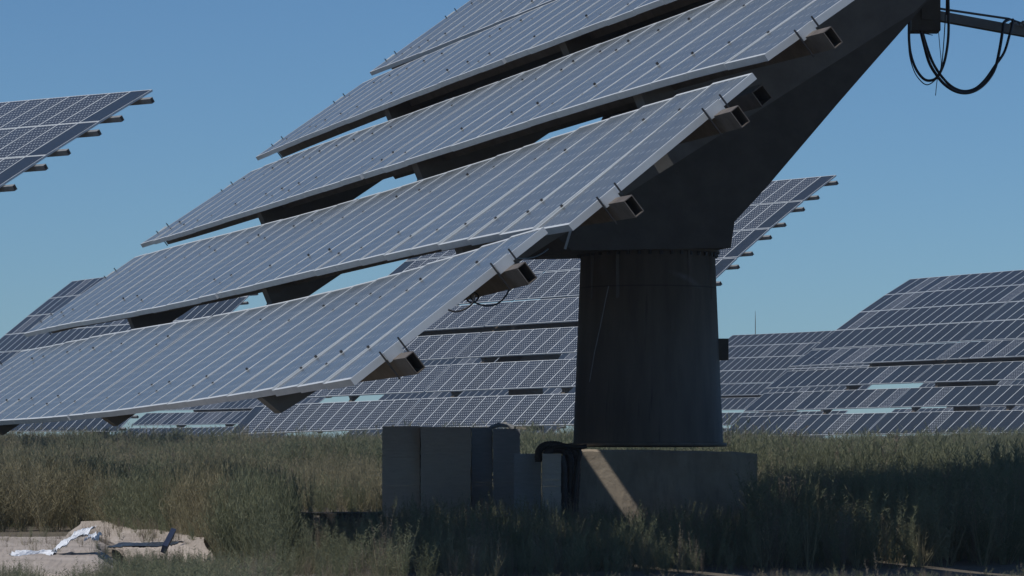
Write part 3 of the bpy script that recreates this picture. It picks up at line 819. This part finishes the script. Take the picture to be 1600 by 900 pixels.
# low weeds in the tracker's shade and in front
kinds2 = ['n0', 'n1', 'p0', 'p1', 'f0', 'f1']
P = []
for _ in range(15000):
    y = math.sqrt(R_.uniform(13*13, 50*50)); x = R_.uniform(-.17, .17)*y; px = 800+x/y*F
    z = float(gz(x, y)); q = vnoise(x*2, y*2)
    lo = .5
    if y < (30 if px < 420 else 26.4+max(0, px-766)*.0048):
        if px > 420:
            if R_.random() < (.1 if y < 21 else .4): continue
            ytop = (866+40*R_.random()**.4 if R_.random() < .5 else 884)+(8 if 600 < px < 1180 else 0)
        else: ytop = (868 if px < 165 else 843)+10*q+14*R_.random()**2
        if px < 420 and y > 24.5 and px < 200: continue
    elif px < 420:
        ytop = 812+20*R_.random() if y > 37 else (850 if px > 345 else 864)
        if y < 37 and R_.random() < .93: continue
    else:
        ytop = (772+46*R_.random()**.45 if px < 1190 else 722+40*q)+(14*R_.random() if y < 33 else 0)
        if px < 590: ytop += 14
        if px > 1190 and R_.random() < .1: ytop -= 25
        if px > 1190: lo = .65
    if 885 < px < 1200 and 35.8 < y < 38.4: continue
    if 35.4 < y < 38.6 and 590 < px < 885: continue
    zmax = CAMZ+(757.2-ytop)/F*y; h = min((zmax-z)*R_.uniform(lo, 1.0), R_.uniform(.5, 1.0))
    if px < 420 and y > 37: h = R_.uniform(.08, .28)
    if h < .07: continue
    t = R_.random(); pref = ('n' if t < .6 else ('f' if t < .85 else 'p')) if y > 27 else ('p' if t < .4 else ('n' if t < .85 else 'f'))
    if px < 380 and y < 27: pref = 'n' if t < .8 else 'f'
    P.append((x, y, z, h, R_.uniform(0, 6.28), pick(kinds2, pref), max(h, .25)*R_.uniform(.8, 1.2)))
for _ in range(2600):
    px = R_.uniform(400, 1640); y = R_.uniform(max(28.5, 27+(px-766)*.0065), 35.8); x = wx(px, y); z = float(gz(x, y))
    ytop = 830-68*R_.random()**1.6 if px < 1190 else R_.uniform(705, 800)
    if px < 590: ytop += 18
    if 900 < px < 1190: ytop += 8
    zmax = CAMZ+(757.2-ytop)/F*y; h = zmax-z
    P.append((x, y, z, h, R_.uniform(0, 6.28), pick(kinds2, 'n' if R_.random() < .72 else 'p'), h*R_.uniform(.6, .95)))
scatter('low_weeds', P, kinds2, 'low weeds growing in the shade of the tracker and in front of it')
Q = []
for _ in range(170):
    px = R_.uniform(0, 350); y = R_.uniform(26, 37)
    if px < 170: y = R_.uniform(25.5, 31.5)
    elif px < 225: y = R_.uniform(31, 37)
    else: y = R_.uniform(29.5, 34)
    x = wx(px, y); z = CAMZ-(np.interp(y, [25, 31.5, 36.8], [880, 838, 810])-757.2)/F*y
    Q.append((x, y, z-.01, R_.uniform(.05, .17), R_.uniform(0, 6.28), pick(['f0', 'f1', 'p0', 'p1', 'n0'], 'fpn'), R_.uniform(.1, .22)))
for _ in range(260):
    px = R_.choice([R_.uniform(-10, 60), R_.uniform(120, 360), R_.uniform(150, 360)]); y = R_.uniform(22.5, 27.5) if px > 165 else R_.uniform(21, 24)
    x = wx(px, y); z = float(gz(x, y)); h = CAMZ+(757.2-R_.uniform(848 if px > 165 else 864, 884))/F*y-z
    Q.append((x, y, z, h, R_.uniform(0, 6.28), pick(['f0', 'f1', 'p0', 'p1', 'n0'], 'nnf'), h*R_.uniform(.7, 1.1)))
scatter('dry_twigs', Q, ['f0', 'f1', 'p0', 'p1', 'n0'], 'small twigs and dry weeds on the bare sandy soil')
# a few weeds that stand out on their own
protos['s'] = bush(1, .22, 6, 90, .09, .006, [M_green], 'weed_mesh', 1.3, seed=120)
protos['t'] = bush(1, .26, 5, 90, .07, .006, [M_dry], 'weed_mesh', 1.3, seed=121)
def lone(px, ytop, D, key, label, wide=1.0):
    x = wx(px, D); z = float(gz(x, D)); h = CAMZ+(757.2-ytop)/F*D-z
    o = bpy.data.objects.new('weed', protos[key]); col.objects.link(o); o.location = (x, D, z-.01); o.scale = (h*wide, h*wide, h)
    o.rotation_euler = (0, 0, px*.37); tag(o, label, 'weed')
lone(487, 722, 46.5, 's', 'dark feathery weed standing alone above the shaded pallets', .7)
lone(556, 730, 46, 's', 'slender weed rising just left of the leftmost grey stack', .5)
lone(893, 762, 34.9, 't', 'reddish dry weed in front of the black hoses', .8)
lone(552, 868, 17, 't', 'pale dry weed plume at the bottom edge, left one of a pair', .8)
lone(584, 862, 17.5, 't', 'tallest pale dry weed plume at the bottom edge of the photo', .6)
lone(1342, 790, 34, 't', 'pale dry weed branching in the shaded weeds at lower right', .9)
lone(1504, 716, 42, 's', 'tall dark branching weed among the sunlit weeds at right', .8)
lone(1380, 850, 19, 't', 'broad pale dry weed cluster at the bottom right', 1.3)
lone(268, 802, 34.2, 's', 'dark weed growing behind the leaning blue black board', .6)

# ------------------------------------------------------------------ air
b = MB(); b.box((0, 800, 8), (1900, 2100, 20)); hz_ = b.build('haze', M_conc); hz_['kind'] = 'stuff'
mh = bpy.data.materials.new('thin_haze'); mh.use_nodes = True; nt = mh.node_tree; nt.nodes.remove(nt.nodes['Principled BSDF'])
pv = nt.nodes.new('ShaderNodeVolumePrincipled'); pv.inputs['Color'].default_value = (.92, .95, 1, 1); pv.inputs['Density'].default_value = .00045
pv.inputs['Anisotropy'].default_value = .3
nt.links.new(pv.outputs[0], nt.nodes['Material Output'].inputs['Volume'])
hz_.data.materials[0] = mh
# ------------------------------------------------------------------ light
S_ = Vector((-.464, -.342, .821)).normalized()
el = math.asin(S_.z); azs = math.atan2(S_.x, S_.y)
sun = bpy.data.lights.new('sun', 'SUN'); so = bpy.data.objects.new('sun', sun); col.objects.link(so)
sun.energy = 3.0; sun.angle = math.radians(.53); sun.color = (1, .955, .89)
so.rotation_euler = S_.to_track_quat('Z', 'Y').to_euler(); so.location = (0, 0, 60)
w = bpy.data.worlds.new('World'); scn.world = w; w.use_nodes = True; nt = w.node_tree
bg = nt.nodes['Background']; sky = nt.nodes.new('ShaderNodeTexSky'); sky.sky_type = 'NISHITA'
sky.sun_disc = False; sky.sun_elevation = el; sky.sun_rotation = azs
sky.air_density = 1.0; sky.dust_density = 0.0; sky.ozone_density = 4.0; sky.altitude = 1500
tint = nt.nodes.new('ShaderNodeMix'); tint.data_type = 'RGBA'; tint.blend_type = 'MULTIPLY'; tint.inputs[0].default_value = 1
tint.inputs[7].default_value = (.62, .86, 1.06, 1)      # the photograph's cold, polarised white balance
nt.links.new(sky.outputs[0], tint.inputs[6]); nt.links.new(tint.outputs[2], bg.inputs[0]); bg.inputs[1].default_value = .07
vs_ = scn.view_settings; vs_.view_transform = 'Standard'; vs_.look = 'None'; vs_.exposure = 0; vs_.gamma = 1
scn.render.engine = 'CYCLES'; scn.cycles.max_bounces = 6; scn.cycles.use_denoising = True
